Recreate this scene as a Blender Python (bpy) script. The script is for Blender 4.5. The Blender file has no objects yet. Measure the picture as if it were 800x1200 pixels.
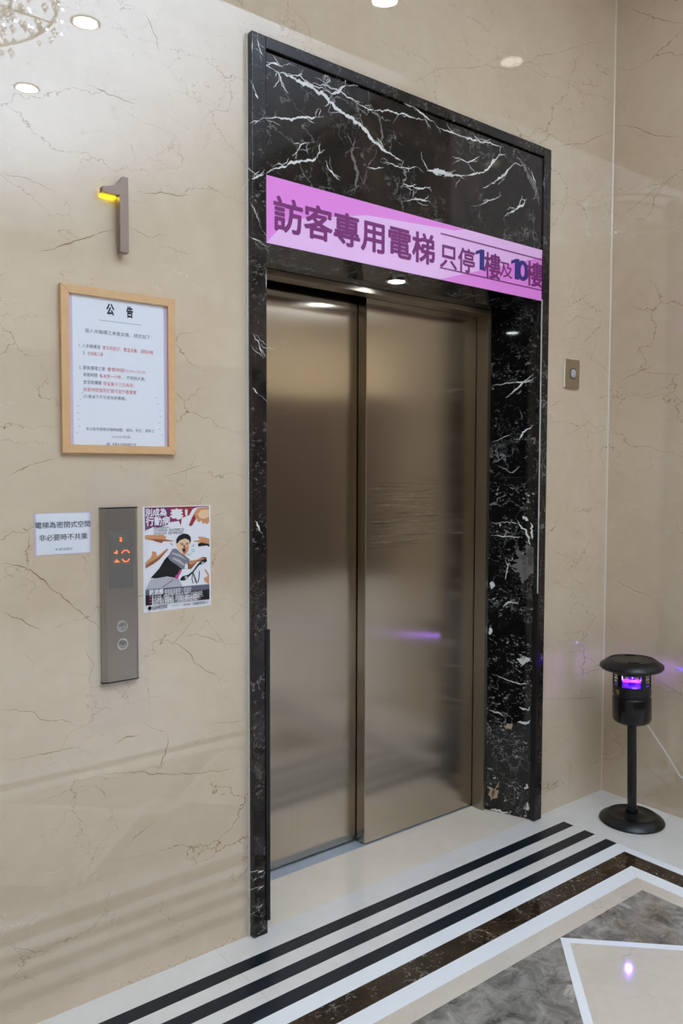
import bpy, bmesh, math, random
from mathutils import Vector, Matrix
random.seed(7)
C = bpy.context.scene.collection
SC = bpy.context.scene

# ------------------------------------------------------------------ camera
F_PX = 946.23                                   # focal length in pixels of the 800 x 1200 frame
YAW, PITCH, ROLL = 0.6704, -0.0499, 0.0029
CAM = Vector((-1.2778, -2.0584, 1.42))
ca, sa = math.cos(YAW), math.sin(YAW)
FW = Vector((sa*math.cos(PITCH), ca*math.cos(PITCH), math.sin(PITCH)))
RT0 = Vector((ca, -sa, 0)); UP0 = RT0.cross(FW)
RT = math.cos(ROLL)*RT0 + math.sin(ROLL)*UP0
UP = -math.sin(ROLL)*RT0 + math.cos(ROLL)*UP0
cam = bpy.data.objects.new('camera', bpy.data.cameras.new('camera'))
C.objects.link(cam)
cam.data.sensor_fit = 'VERTICAL'; cam.data.sensor_height = 36; cam.data.lens = F_PX*36/1200
M = Matrix((RT, UP, -FW)).transposed().to_4x4(); M.translation = CAM
cam.matrix_world = M
cam.data.clip_start = 0.01
SC.camera = cam

def at(px, py, ax, val):
    """the point of the plane (axis ax = val) that stands at a pixel of the photograph"""
    d = FW + RT*((px-400)/F_PX) + UP*((600-py)/F_PX)
    return CAM + d*((val-CAM[ax])/d[ax])

# ------------------------------------------------------------------ world, exposure, lights
w = bpy.data.worlds.new('world'); SC.world = w; w.use_nodes = True
w.node_tree.nodes['Background'].inputs[0].default_value = (0.9, 0.95, 1, 1)
w.node_tree.nodes['Background'].inputs[1].default_value = 0.3
SC.view_settings.view_transform = 'Standard'; SC.view_settings.look = 'None'
SC.view_settings.exposure = 0.68; SC.view_settings.gamma = 1
SC.view_settings.use_curve_mapping = False
SC.cycles.use_adaptive_sampling = False
CEIL = 3.7; XR = 1.843; XE = 7.0; XL = -4.6; YF = -6.0
FILL_PANEL = 11.0; LUMINOUS = 3.1; DOWNLIGHT = 20.0

# ------------------------------------------------------------------ materials
def srgb(*c):
    f = lambda v: (v/255)/12.92 if v/255 <= .04045 else (((v/255)+.055)/1.055)**2.4
    return tuple(f(v) for v in c) + (1,)
MATS = {}
class N:
    """small wrapper around a node tree"""
    def __init__(s, name):
        s.m = bpy.data.materials.new(name); s.m.use_nodes = True
        s.t = s.m.node_tree; s.b = s.t.nodes['Principled BSDF']; s.out = s.t.nodes['Material Output']
        MATS[name] = s.m
    def n(s, typ, props={}, **ins):
        d = s.t.nodes.new(typ)
        for k, v in props.items(): setattr(d, k, v)
        for k, v in ins.items():
            i = d.inputs[int(k[1:])] if k[0] == 'i' and k[1:].isdigit() else d.inputs[k]
            if isinstance(v, bpy.types.NodeSocket): s.t.links.new(v, i)
            else: i.default_value = v
        return d
    def set(s, **ins):
        for k, v in ins.items():
            i = s.b.inputs[k.replace('_', ' ')]
            if isinstance(v, bpy.types.NodeSocket): s.t.links.new(v, i)
            else: i.default_value = v
        return s.m
    def pos(s): return s.n('ShaderNodeNewGeometry').outputs['Position']
    def scale(s, v, sc):
        return s.n('ShaderNodeVectorMath', {'operation': 'MULTIPLY'}, i0=v, i1=sc).outputs[0]
    def add(s, a, b):
        return s.n('ShaderNodeVectorMath', {'operation': 'ADD'}, i0=a, i1=b).outputs[0]
    def noise(s, v, sc, det=4, rough=.55, dist=0.0):
        return s.n('ShaderNodeTexNoise', {}, Vector=v, Scale=sc, Detail=det, Roughness=rough, Distortion=dist)
    def ramp(s, f, *stops):
        r = s.n('ShaderNodeValToRGB', {}, Fac=f); e = r.color_ramp.elements
        while len(e) < len(stops): e.new(.5)
        for x, (p, c) in zip(e, stops):
            x.position = p; x.color = c if not isinstance(c, (int, float)) else (c, c, c, 1)
        return r.outputs[0]
    def mix(s, f, a, b, mode='MIX'):
        d = s.n('ShaderNodeMix', {'data_type': 'RGBA', 'blend_type': mode}, i0=f, i6=a, i7=b)
        return d.outputs[2]
    def math(s, op, a, b=0.0):
        return s.n('ShaderNodeMath', {'operation': op}, i0=a, i1=b).outputs[0]
    def voro_edge(s, v, sc):
        return s.n('ShaderNodeTexVoronoi', {'feature': 'DISTANCE_TO_EDGE'}, Vector=v, Scale=sc).outputs['Distance']
    def bump(s, h, strength=.1, dist=.001):
        return s.n('ShaderNodeBump', {}, Height=h, Strength=strength, Distance=dist).outputs[0]

def plain(name, col, rough=.5, metal=0.0, spec=.5, grain=0.0):
    s = N(name); c = srgb(*col)
    if grain:
        f = s.noise(s.pos(), 40, 3).outputs[0]
        c = s.mix(f, tuple(v*(1-grain) for v in c[:3])+(1,), tuple(min(1, v*(1+grain)) for v in c[:3])+(1,))
    return s.set(Base_Color=c, Roughness=rough, Metallic=metal, Specular_IOR_Level=spec)

def emit(name, col, k):
    s = N(name); return s.set(Base_Color=(0, 0, 0, 1), Emission_Color=srgb(*col), Emission_Strength=k)

def cream_marble(name, light, dark, vein, rough=.045, vs=1.0, amount=1.0, seed=0.0, stretch=(1, 1, 1.0), spec=.5):
    s = N(name)
    p = s.add(s.scale(s.pos(), stretch), (seed, seed*.7, seed*1.3))
    cloud = s.noise(p, 1.6*vs, 5, .6, .6).outputs[0]
    fine = s.noise(p, 14*vs, 4, .6).outputs[0]
    c = s.mix(s.ramp(cloud, (.3, 0.0), (.7, 1.0)), srgb(*dark), srgb(*light))
    c = s.mix(s.math('MULTIPLY', s.ramp(fine, (.45, 0.0), (.75, 1.0)), .22), c, srgb(*[min(255, v+14) for v in light]))
    wob = s.n('ShaderNodeVectorMath', {'operation': 'SCALE'}, i0=s.noise(p, 2.5*vs, 6, .62).outputs['Color'])
    wob.inputs['Scale'].default_value = .55/vs
    q = s.add(s.scale(p, (1, 1, 1.7)), wob.outputs[0])
    mask = s.ramp(s.noise(s.add(p, (3.1, 1.7, 5.2)), 1.9*vs, 3).outputs[0], (.46, 0.0), (.62, 1.0))
    e = s.ramp(s.voro_edge(q, 2.1*vs), (.0, 1.0), (.006, 0.0))
    m2 = s.ramp(s.noise(s.add(p, (7.1, 2.7, 1.2)), 2.6*vs, 3).outputs[0], (.5, 0.0), (.66, 1.0))
    e2 = s.ramp(s.voro_edge(s.add(q, (5.5, 2.2, .7)), 4.6*vs), (.0, 1.0), (.008, 0.0))
    f = s.math('MULTIPLY', s.math('MULTIPLY', e, mask), .62*amount)
    f2 = s.math('MULTIPLY', s.math('MULTIPLY', e2, m2), .38*amount)
    m3 = s.ramp(s.noise(s.add(p, (1.1, 8.7, 4.2)), 2.2*vs, 3).outputs[0], (.56, 0.0), (.66, 1.0))
    e3 = s.ramp(s.voro_edge(s.add(q, (2.5, 6.2, 3.7)), 3.3*vs), (.0, 1.0), (.008, 0.0))
    f3 = s.math('MULTIPLY', s.math('MULTIPLY', e3, m3), .3*amount)
    c = s.mix(f, c, srgb(*vein)); c = s.mix(f2, c, srgb(*vein)); c = s.mix(f3, c, srgb(240, 232, 218))
    return s.set(Base_Color=c, Roughness=rough, Specular_IOR_Level=spec)

def dark_marble(name, base, base2, vein, rough=.05, vs=1.0, amount=1.0, speck=0.0, seed=0.0, speck_col=(225, 222, 215)):
    s = N(name)
    p = s.add(s.pos(), (seed, seed*.6, seed*1.4))
    cloud = s.noise(p, 5*vs, 6, .65, .8).outputs[0]
    c = s.mix(s.ramp(cloud, (.35, 0.0), (.7, 1.0)), srgb(*base), srgb(*base2))
    wob = s.n('ShaderNodeVectorMath', {'operation': 'SCALE'}, i0=s.noise(p, 6*vs, 7, .65).outputs['Color'])
    wob.inputs['Scale'].default_value = .3/vs
    q = s.add(p, wob.outputs[0])
    for sc, wd, off, th, k in ((3.4, .012, 0, .50, .9), (7.5, .016, 4.3, .52, .55), (15, .022, 9.1, .55, .45)):
        mask = s.ramp(s.noise(s.add(p, (off+2, off, off+5)), 3.6*vs, 5, .6).outputs[0], (th, 0.0), (th+.13, 1.0))
        e = s.ramp(s.voro_edge(s.add(q, (off, off*.3, off*.7)), sc*vs), (.0, 1.0), (wd, 0.0))
        c = s.mix(s.math('MULTIPLY', s.math('MULTIPLY', e, mask), k*amount), c, srgb(*vein))
    smoke = s.ramp(s.noise(s.add(p, (3, 9, 1)), 4*vs, 8, .7, 1.2).outputs[0], (.62, 0.0), (.8, 1.0))
    c = s.mix(s.math('MULTIPLY', smoke, .30), c, srgb(150, 140, 130))
    if speck:
        sp = s.ramp(s.noise(s.add(s.scale(p, (1, 1, 1.5)), (5, 5, 5)), 44*vs, 6, .68, .5).outputs[0], (.585, 0.0), (.63, 1.0))
        reg = s.ramp(s.noise(s.add(s.scale(p, (.6, .6, 1.5)), (1, 6, 2)), 5*vs, 3).outputs[0], (.44, 0.0), (.58, 1.0))
        c = s.mix(s.math('MULTIPLY', s.math('MULTIPLY', sp, reg), speck), c, srgb(*speck_col))
    return s.set(Base_Color=c, Roughness=rough)

cream_marble('wall_marble', (221, 202, 176), (210, 188, 160), (150, 114, 76), vs=1.25, amount=1.8, stretch=(1, 1, 1.15), spec=.95, rough=.012)
plain('wall_vein', (152, 126, 98), .06); plain('wall_vein_pale', (176, 152, 124), .06)
dark_marble('header_marble', (24, 20, 17), (52, 42, 34), (235, 232, 228), vs=1.0, amount=.9, seed=2.0)

dark_marble('jamb_marble', (9, 9, 9), (19, 18, 18), (225, 225, 225), vs=1.1, amount=.7, speck=.25, seed=6.0)
dark_marble('jamb_marble_speckled', (10, 10, 10), (26, 24, 23), (225, 225, 225), vs=1.4, amount=.8, speck=.85, seed=9.0)
dark_marble('frame_marble', (26, 24, 23), (54, 46, 42), (220, 216, 210), vs=1.6, amount=.7, speck=.22, seed=3.3)
for q in ('header_marble', 'frame_marble'): MATS[q].node_tree.nodes['Principled BSDF'].inputs['Specular IOR Level'].default_value = .3
plain('white_vein', (232, 230, 226), .06); plain('grey_vein', (120, 114, 110), .06)
plain('orange_inclusion', (186, 160, 130), .06)
cream_marble('threshold_stone', (234, 224, 206), (226, 214, 194), (190, 165, 125), .2, 1.6, .45, 4.0)
cream_marble('pale_stone', (233, 230, 224), (224, 220, 212), (190, 178, 160), .22, 1.5, .3, 8.0)
cream_marble('floor_cream', (222, 212, 196), (212, 200, 182), (130, 100, 66), .06, 1.8, .8, 12.0)
plain('floor_white', (247, 249, 250), .2, grain=.01)
plain('floor_black', (20, 30, 39), .34, spec=.35, grain=.2)
dark_marble('floor_emperador', (30, 23, 17), (70, 54, 38), (205, 190, 165), .06, 1.7, .9, .35, 13.0)
s = N('floor_grey')
p = s.pos()
a = s.noise(p, 13, 8, .7, .8).outputs[0]; b = s.noise(s.add(p, (4, 2, 0)), 4.2, 5, .6, .5).outputs[0]
c = s.mix(s.ramp(a, (.34, 0.0), (.68, 1.0)), srgb(84, 79, 73), srgb(176, 170, 160))
c = s.mix(s.math('MULTIPLY', s.ramp(b, (.54, 0.0), (.68, 1.0)), .38), c, srgb(150, 126, 92))
wob = s.n('ShaderNodeVectorMath', {'operation': 'SCALE'}, i0=s.noise(p, 12, 7, .65).outputs['Color']); wob.inputs['Scale'].default_value = .2
e = s.ramp(s.voro_edge(s.add(p, wob.outputs[0]), 11), (0, 1.0), (.025, 0.0))
c = s.mix(s.math('MULTIPLY', e, s.ramp(s.noise(p, 6, 3).outputs[0], (.5, 0.0), (.6, .5))), c, srgb(196, 190, 178))
pt = s.ramp(s.noise(s.add(p, (9, 3, 0)), 8, 6, .65, .6).outputs[0], (.63, 0.0), (.67, 1.0))
c = s.mix(s.math('MULTIPLY', pt, .65), c, srgb(200, 194, 182))
s.set(Base_Color=c, Roughness=.06)
plain('grout', (120, 112, 100), .8)
plain('sealant', (226, 224, 218), .45); plain('sealant_cream', (222, 212, 198), .3)

def steel(name, col, rough, aniso, tang, wear=False):
    s = N(name); p = s.pos()
    g = s.noise(s.scale(p, (420, 420, 3) if tang[2] == 0 else (3, 3, 420)), 1.0, 2).outputs[0]
    c = s.mix(g, srgb(*[v-6 for v in col]), srgb(*[v+6 for v in col]))
    big = s.noise(s.scale(p, (1.2, 1.2, .5)), 1.6, 3).outputs[0]
    r = s.math('ADD', s.math('MULTIPLY', big, .05), rough-.025)
    if wear:
        sep = s.n('ShaderNodeSeparateXYZ', {}, i0=p)
        def box(o, lo, hi, soft):
            a = s.n('ShaderNodeMapRange', {'interpolation_type': 'SMOOTHSTEP'}, i0=o, i1=lo, i2=lo+soft).outputs[0]
            b = s.n('ShaderNodeMapRange', {'interpolation_type': 'SMOOTHSTEP'}, i0=o, i1=hi-soft, i2=hi).outputs[0]
            return s.math('MULTIPLY', a, s.math('SUBTRACT', 1.0, b))
        reg = s.math('MULTIPLY', box(sep.outputs[0], .66, 1.06, .06), box(sep.outputs[2], 1.10, 1.42, .06))
        st = s.noise(s.scale(p, (4, 1, 190)), 1.0, 4, .7).outputs[0]
        sc1 = s.ramp(st, (.53, 0.0), (.62, 1.0)); sc2 = s.ramp(st, (.34, 1.0), (.45, 0.0))
        c = s.mix(s.math('MULTIPLY', s.math('MULTIPLY', sc1, reg), .9), c, srgb(*[min(255, v+40) for v in col]))
        c = s.mix(s.math('MULTIPLY', s.math('MULTIPLY', sc2, reg), .8), c, srgb(*[v*.4 for v in col]))
        r = s.math('ADD', r, s.math('MULTIPLY', s.math('MULTIPLY', sc1, reg), .12))
    wav = s.noise(s.scale(p, (1.4, 1.4, 1.0)), 1.0, 1).outputs[0]
    return s.set(Base_Color=c, Metallic=1.0, Roughness=r, Anisotropic=aniso,
                 Tangent=s.n('ShaderNodeVectorMath', {'operation': 'CROSS_PRODUCT'}, i0=s.n('ShaderNodeNewGeometry').outputs['Normal'], i1=(.01, .02, 1)).outputs[0],
                 Normal=s.bump(wav, .35, .012))
steel('door_steel', (182, 172, 158), .17, .95, (1, 0, 0), True)
steel('frame_steel', (166, 156, 142), .3, .3, (1, 0, 0))
steel('panel_steel', (164, 152, 138), .34, .6, (1, 0, 0))
plain('aluminium', (200, 208, 218), .45, .45, grain=.08)
plain('chrome', (215, 213, 210), .12, 1.0)
plain('gap_black', (6, 6, 6), .8)
plain('guard_black', (10, 10, 11), .35)
plain('matt_black', (11, 12, 15), .34, spec=.5)
plain('satin_black', (12, 13, 14), .22)
plain('cord_white', (226, 226, 226), .4)
plain('numeral_bronze', (150, 130, 118), .42, .35)
plain('ceiling_white', (236, 234, 228), .7, grain=.01)
plain('far_wall', (222, 204, 172), .3, grain=.03)
s = N('far_wood')
g = s.noise(s.scale(s.pos(), (8, 8, .8)), 3, 5, .6).outputs[0]
s.set(Base_Color=s.mix(g, srgb(80, 68, 60), srgb(108, 92, 82)), Roughness=.35)
s = N('oak')
g = s.noise(s.scale(s.pos(), (30, 30, 30)), 1.2, 5, .6, .4).outputs[0]
s.set(Base_Color=s.mix(g, srgb(214, 168, 118), srgb(230, 188, 140)), Roughness=.42)
plain('paper', (232, 234, 240), .55, grain=.01); plain('paper_lilac', (208, 190, 216), .55)
plain('ink', (48, 50, 66), .6); plain('ink_soft', (92, 94, 106), .6); plain('ink_red', (218, 112, 118), .6)
plain('ink_blue', (86, 104, 172), .6); plain('ink_faint', (204, 204, 208), .6)
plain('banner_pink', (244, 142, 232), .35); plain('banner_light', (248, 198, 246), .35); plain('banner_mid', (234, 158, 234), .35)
plain('ink_purple', (128, 36, 116), .45); plain('ink_indigo', (52, 40, 130), .45)
plain('display_smoke', (92, 88, 78), .12); plain('button_face', (168, 160, 150), .25, .8)
plain('plate_steel', (168, 150, 122), .35, .6); plain('plate_edge', (226, 214, 196), .5); plain('bezel_shade', (112, 98, 88), .3, .5); plain('lens_grey', (176, 174, 178), .25)
for nm, col in dict(print_white=(236, 234, 238), print_plum=(116, 40, 98), print_red=(158, 44, 58), print_skin=(214, 150, 104), print_skin_dark=(150, 88, 60),
                    print_skin_light=(240, 200, 160), print_black=(22, 20, 24), print_grey=(128, 128, 138), print_grey_light=(186, 184, 192),
                    print_slate=(100, 100, 116), print_magenta=(196, 70, 140), print_cyan=(120, 196, 216), print_line=(60, 58, 66)).items():
    plain(nm, col, .38)
emit('led_orange', (255, 96, 20), 3.0)
emit('lamp_white', (255, 248, 236), DOWNLIGHT)
emit('lamp_cool', (200, 226, 255), 22.0)
emit('soffit_lamp', (240, 250, 255), 16.0)
s = N('luminous')                                                    # backlit membrane, glow shaped to fade at two edges, softening their mirror image
sep = s.n('ShaderNodeSeparateXYZ', {}, i0=s.pos())
fa = s.n('ShaderNodeMapRange', {'interpolation_type': 'SMOOTHSTEP'}, i0=sep.outputs[0], i1=2.0, i2=.3, i3=.12, i4=1.0).outputs[0]
fb = s.n('ShaderNodeMapRange', {'interpolation_type': 'SMOOTHSTEP'}, i0=sep.outputs[1], i1=-5.9, i2=-3.2, i3=.15, i4=1.0).outputs[0]
s.set(Base_Color=(.8, .8, .8, 1), Emission_Color=srgb(214, 232, 255), Emission_Strength=s.math('MULTIPLY', s.math('MULTIPLY', fa, fb), LUMINOUS))
emit('fill_panel_light', (232, 240, 255), FILL_PANEL)
emit('uv_tube', (92, 24, 255), 7.0)
emit('numeral_glow', (255, 236, 20), 4.0)
s = N('uv_glow_plastic'); s.set(Base_Color=srgb(40, 10, 120), Roughness=.3)
s = N('film')
tr = s.n('ShaderNodeBsdfTransparent', {}, Color=(1, 1, 1, 1))
df = s.n('ShaderNodeBsdfDiffuse', {}, Color=(.85, .85, .86, 1)); gl = s.n('ShaderNodeBsdfGlossy', {}, Color=(1, 1, 1, 1), Roughness=.10)
wr = s.noise(s.scale(s.pos(), (1, 1, 2.5)), 22, 3, .5, .6).outputs[0]
s.t.links.new(s.bump(wr, .6, .006), gl.inputs['Normal'])
m1 = s.n('ShaderNodeMixShader', {}, i0=.085, i1=tr.outputs[0], i2=df.outputs[0])
lw = s.n('ShaderNodeLayerWeight', {}, Blend=.12)
m2 = s.n('ShaderNodeMixShader', {}, i0=s.math('MULTIPLY', lw.outputs['Facing'], .35), i1=m1.outputs[0], i2=gl.outputs[0])
s.t.links.new(m2.outputs[0], s.out.inputs[0])
s = N('crystal'); s.set(Base_Color=(1, 1, 1, 1), Roughness=.02, Transmission_Weight=1.0, IOR=1.6)

# ------------------------------------------------------------------ mesh helpers
class MB:
    def __init__(s): s.v = []; s.f = []; s.mi = []; s.smooth = False
    def poly(s, pts, mi=0):
        k = len(s.v); s.v += [tuple(p) for p in pts]; s.f.append(tuple(range(k, k+len(pts)))); s.mi.append(mi)
    def mesh(s, vs, fs, mi=0):
        k = len(s.v); s.v += [tuple(p) for p in vs]
        for f in fs: s.f.append(tuple(i+k for i in f)); s.mi.append(mi)
        return s
    def box(s, x0, x1, y0, y1, z0, z1, mi=0):
        vs = [(x, y, z) for z in (z0, z1) for y in (y0, y1) for x in (x0, x1)]
        return s.mesh(vs, [(0, 2, 3, 1), (4, 5, 7, 6), (0, 1, 5, 4), (2, 6, 7, 3), (0, 4, 6, 2), (1, 3, 7, 5)], mi)
    def prism(s, pts, a0, a1, ax=2, mi=0):
        """extrude a polygon given in the two other axes along axis ax"""
        def P(p, t):
            q = list(p); q.insert(ax, t); return tuple(q)
        n = len(pts)
        vs = [P(p, a0) for p in pts]+[P(p, a1) for p in pts]
        fs = [tuple(reversed(range(n))), tuple(range(n, 2*n))]+[(i, (i+1) % n, n+(i+1) % n, n+i) for i in range(n)]
        return s.mesh(vs, fs, mi)
    def lathe(s, prof, cx, cy, n=40, mi=0):
        k = len(s.v)
        for r, z in prof:
            for i in range(n):
                a = 2*math.pi*i/n; s.v.append((cx+r*math.cos(a), cy+r*math.sin(a), z))
        for j in range(len(prof)-1):
            for i in range(n):
                s.f.append((k+j*n+i, k+j*n+(i+1) % n, k+(j+1)*n+(i+1) % n, k+(j+1)*n+i)); s.mi.append(mi)
        s.f.append(tuple(k+i for i in reversed(range(n)))); s.mi.append(mi)
        e = k+(len(prof)-1)*n
        s.f.append(tuple(e+i for i in range(n))); s.mi.append(mi)
        return s
    def lathe_y(s, prof, cx, cz, n=28, mi=0):
        """a turned shape whose axis runs along y: profile of (radius, y)"""
        t = MB(); t.lathe([(r, y) for r, y in prof], 0, 0, n)
        return s.mesh([(cx+x, z, cz-y) for x, y, z in t.v], t.f, mi)
    def tube(s, pts, r, n=8, mi=0):
        pts = [Vector(p) for p in pts]; rings = []
        for i, p in enumerate(pts):
            d = (pts[min(i+1, len(pts)-1)]-pts[max(i-1, 0)]).normalized()
            u = d.cross(Vector((.13, .31, .94))).normalized(); v = d.cross(u)
            rings.append([p+(u*math.cos(2*math.pi*j/n)+v*math.sin(2*math.pi*j/n))*r for j in range(n)])
        vs = [q for R in rings for q in R]; m = len(pts)
        fs = [(i*n+j, i*n+(j+1) % n, (i+1)*n+(j+1) % n, (i+1)*n+j) for i in range(m-1) for j in range(n)]
        fs += [tuple(reversed(range(n))), tuple((m-1)*n+j for j in range(n))]
        return s.mesh(vs, fs, mi)
    def xform(s, fn): s.v = [tuple(fn(Vector(p))) for p in s.v]; return s
    def build(s, name, mats, parent=None, bevel=0, seg=2, smooth=False, kind=None):
        if isinstance(mats, str): mats = [mats]
        o0 = world_loc(parent)
        me = bpy.data.meshes.new(name); me.from_pydata([tuple(Vector(p)-o0) for p in s.v], [], s.f)
        for m in mats: me.materials.append(MATS[m])
        for p, mi in zip(me.polygons, s.mi): p.material_index = mi
        bm = bmesh.new(); bm.from_mesh(me)
        if bevel:
            bmesh.ops.bevel(bm, geom=[e for e in bm.edges if len(e.link_faces) == 2 and e.calc_face_angle(0) > .6], offset=bevel, segments=seg, profile=.7, affect='EDGES', clamp_overlap=True)
        bm.normal_update(); bm.to_mesh(me); bm.free()
        if smooth:
            me.polygons.foreach_set('use_smooth', [True]*len(me.polygons))
            me.set_sharp_from_angle(angle=math.radians(40))
        me.update()
        o = bpy.data.objects.new(name, me); C.objects.link(o)
        if parent: o.parent = parent
        if kind: o['kind'] = kind
        return o
def world_loc(o):
    v = Vector((0, 0, 0))
    while o: v += Vector(o.location); o = o.parent
    return v
def tag(o, label=None, cat=None, group=None, kind=None):
    if label: o['label'] = label
    if cat: o['category'] = cat
    if group: o['group'] = group
    if kind: o['kind'] = kind
    return o
def thing(name, label, cat, loc=(0, 0, 0), group=None, kind=None):
    o = bpy.data.objects.new(name, None); C.objects.link(o); o.location = loc; o.empty_display_size = .1
    return tag(o, label, cat, group, kind)

def ribbon(mb, pts, width, to3d, mi, jit=.5, step=.006, shoots=0):
    """an irregular natural vein along a 2-D line: tapering, with ragged sides and side shoots"""
    L = []
    for (a, b) in zip(pts[:-1], pts[1:]):
        d = math.hypot(b[0]-a[0], b[1]-a[1]); n = max(2, int(d/step))
        for i in range(n):
            t = i/n; L.append([a[0]+(b[0]-a[0])*t, a[1]+(b[1]-a[1])*t])
    L.append(list(pts[-1])); n = len(L); off = 0; wl = wr = 1.0; left = []; right = []; mid = []
    for i, q in enumerate(L):
        a = L[max(0, i-1)]; b = L[min(n-1, i+1)]
        dx, dy = b[0]-a[0], b[1]-a[1]; l = math.hypot(dx, dy) or 1; nx, ny = -dy/l, dx/l
        off = off*.85+random.uniform(-1, 1)*step*jit*.7
        wl = max(.08, min(2.0, wl*.8+.2+random.uniform(-.6, .6))); wr = max(.08, min(2.0, wr*.8+.2+random.uniform(-.6, .6)))
        t = i/(n-1); tap = min(1, 3*t+.08)*min(1, 3*(1-t)+.08)
        h = width*.5*tap
        left.append((q[0]+nx*(off+h*wl), q[1]+ny*(off+h*wl))); right.append((q[0]+nx*(off-h*wr), q[1]+ny*(off-h*wr)))
        mid.append((q[0]+nx*off, q[1]+ny*off, math.atan2(dy, dx)))
    vs = [to3d(*p) for p in left]+[to3d(*p) for p in right]
    mb.mesh(vs, [(i, n+i, n+i+1, i+1) for i in range(n-1)], mi)
    for _ in range(shoots):
        x, y, an = random.choice(mid); an += random.choice((-1, 1))*random.uniform(.15, .8)+random.choice((0, math.pi)); ln_ = random.uniform(.02, .07); q = [(x, y)]
        for k in range(3): x += math.cos(an)*ln_/3; y += math.sin(an)*ln_/3; an += random.uniform(-.6, .6); q.append((x, y))
        ribbon(mb, q, min(width*.3, .0022), to3d, mi, jit, step)
def px_line(pts, ax, val):
    out = []
    for p in pts:
        v = at(p[0], p[1], ax, val); out.append((v[0 if ax == 1 else 1], v[2]) if ax != 2 else (v[0], v[1]))
    return out

def text(body, x0, x1, z0, z1, y, mat, parent, bold=0.0, name='lettering', res=2):
    """lettering set to fill a rectangle of a wall-parallel plane; bold = stroke thickening in em"""
    c = bpy.data.curves.new('t', 'FONT'); c.body = body; c.resolution_u = res
    o = bpy.data.objects.new('t', c); C.objects.link(o)
    dg = bpy.context.evaluated_depsgraph_get(); dg.update()
    me = bpy.data.meshes.new_from_object(o.evaluated_get(dg))
    C.objects.unlink(o); bpy.data.objects.remove(o); bpy.data.curves.remove(c)
    vs = [v.co.copy() for v in me.vertices]; fs = [tuple(p.vertices) for p in me.polygons]
    bpy.data.meshes.remove(me)
    ax, bx = min(v.x for v in vs)-bold, max(v.x for v in vs)+bold; ay, by = min(v.y for v in vs)-bold, max(v.y for v in vs)+bold
    mb = MB()
    offs = [(0, 0)] if bold == 0 else [(bold*math.cos(k*math.pi/4+.39), bold*math.sin(k*math.pi/4+.39)) for k in range(8 if bold > .012 else 4)]
    for k, (dx, dy) in enumerate(offs):
        mb.mesh([(x0+(v.x+dx-ax)/(bx-ax)*(x1-x0), y-k*2e-6, z0+(v.y+dy-ay)/(by-ay)*(z1-z0)) for v in vs], fs)
    return mb.build(name, mat, parent)

# ================================================================== the setting
# --- main wall of veined cream marble with the lift opening
mb = MB()
mb.box(XL-.2, 0, 0, .35, -.05, CEIL+.05); mb.box(1.385, XE+.2, 0, .35, -.05, CEIL+.05); mb.box(0, 1.385, 0, .35, 2.6876, CEIL+.05)
W3 = lambda x, z: (x, -.0002, z)
main_veins = [
 [(176,737),(187,745),(214,758),(232,779),(262,796),(281,799)], [(0,832),(32,836),(52,844),(71,844),(103,853)], [(167,848),(187,856),(199,857)],
 [(0,659),(22,661),(52,677),(60,689),(90,715),(120,739)], [(184,569),(195,557),(225,548),(244,542)], [(7,559),(34,546),(71,535)], [(135,872),(150,863),(165,859)],
 [(0,889),(22,891),(37,887),(60,882),(86,876),(112,882)], [(0,1107),(41,1116),(70,1114)], [(197,857),(196,884),(182,908)], [(109,919),(125,936)],
 [(148,992),(165,975),(184,960)], [(0,202),(32,210),(65,227)], [(150,227),(188,226),(230,230)], [(150,265),(172,277),(200,275)], [(45,297),(95,282),(135,270)],
 [(465,90),(485,95),(515,82),(570,77),(600,82),(630,67),(680,55),(720,42)], [(645,172),(680,167),(720,152)], [(659,383),(677,371),(691,375),(697,371)],
 [(643,477),(661,468)], [(657,514),(680,500),(691,495)], [(682,403),(704,380)], [(640,642),(660,652),(687,658)], [(672,792),(690,787),(707,782)], [(630,820),(667,819),(697,818)],
 [(110,908),(150,905),(200,908),(260,905),(290,898)], [(242,851),(262,848),(290,845)], [(100,98),(130,112),(160,121)], [(340,6),(360,30),(370,62)], [(168,10),(182,45),(186,62)],
 [(210,610),(235,640),(245,668)], [(100,760),(112,780),(104,800)], [(200,745),(230,743),(262,752),(288,758)], [(0,715),(25,726),(52,738)]]
for i, v in enumerate(main_veins):
    ribbon(mb, px_line(v, 1, 0), .0015 if i % 3 else .0024, W3, 1 if i % 2 else 2, .6)
    a = px_line(v, 1, 0)
    if i % 2 == 0 and len(a) > 3:                                    # a side shoot
        k = a[1]; ribbon(mb, [k, (k[0]+random.uniform(.03, .07), k[1]+random.uniform(-.06, .05)), (k[0]+random.uniform(.08, .14), k[1]+random.uniform(-.1, .08))], .0012, W3, 2, .8)
wb = tag(mb.build('wall_back', ['wall_marble', 'wall_vein', 'wall_vein_pale']), 'polished cream marble wall with brown veins around the lift', 'wall', kind='structure')

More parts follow.
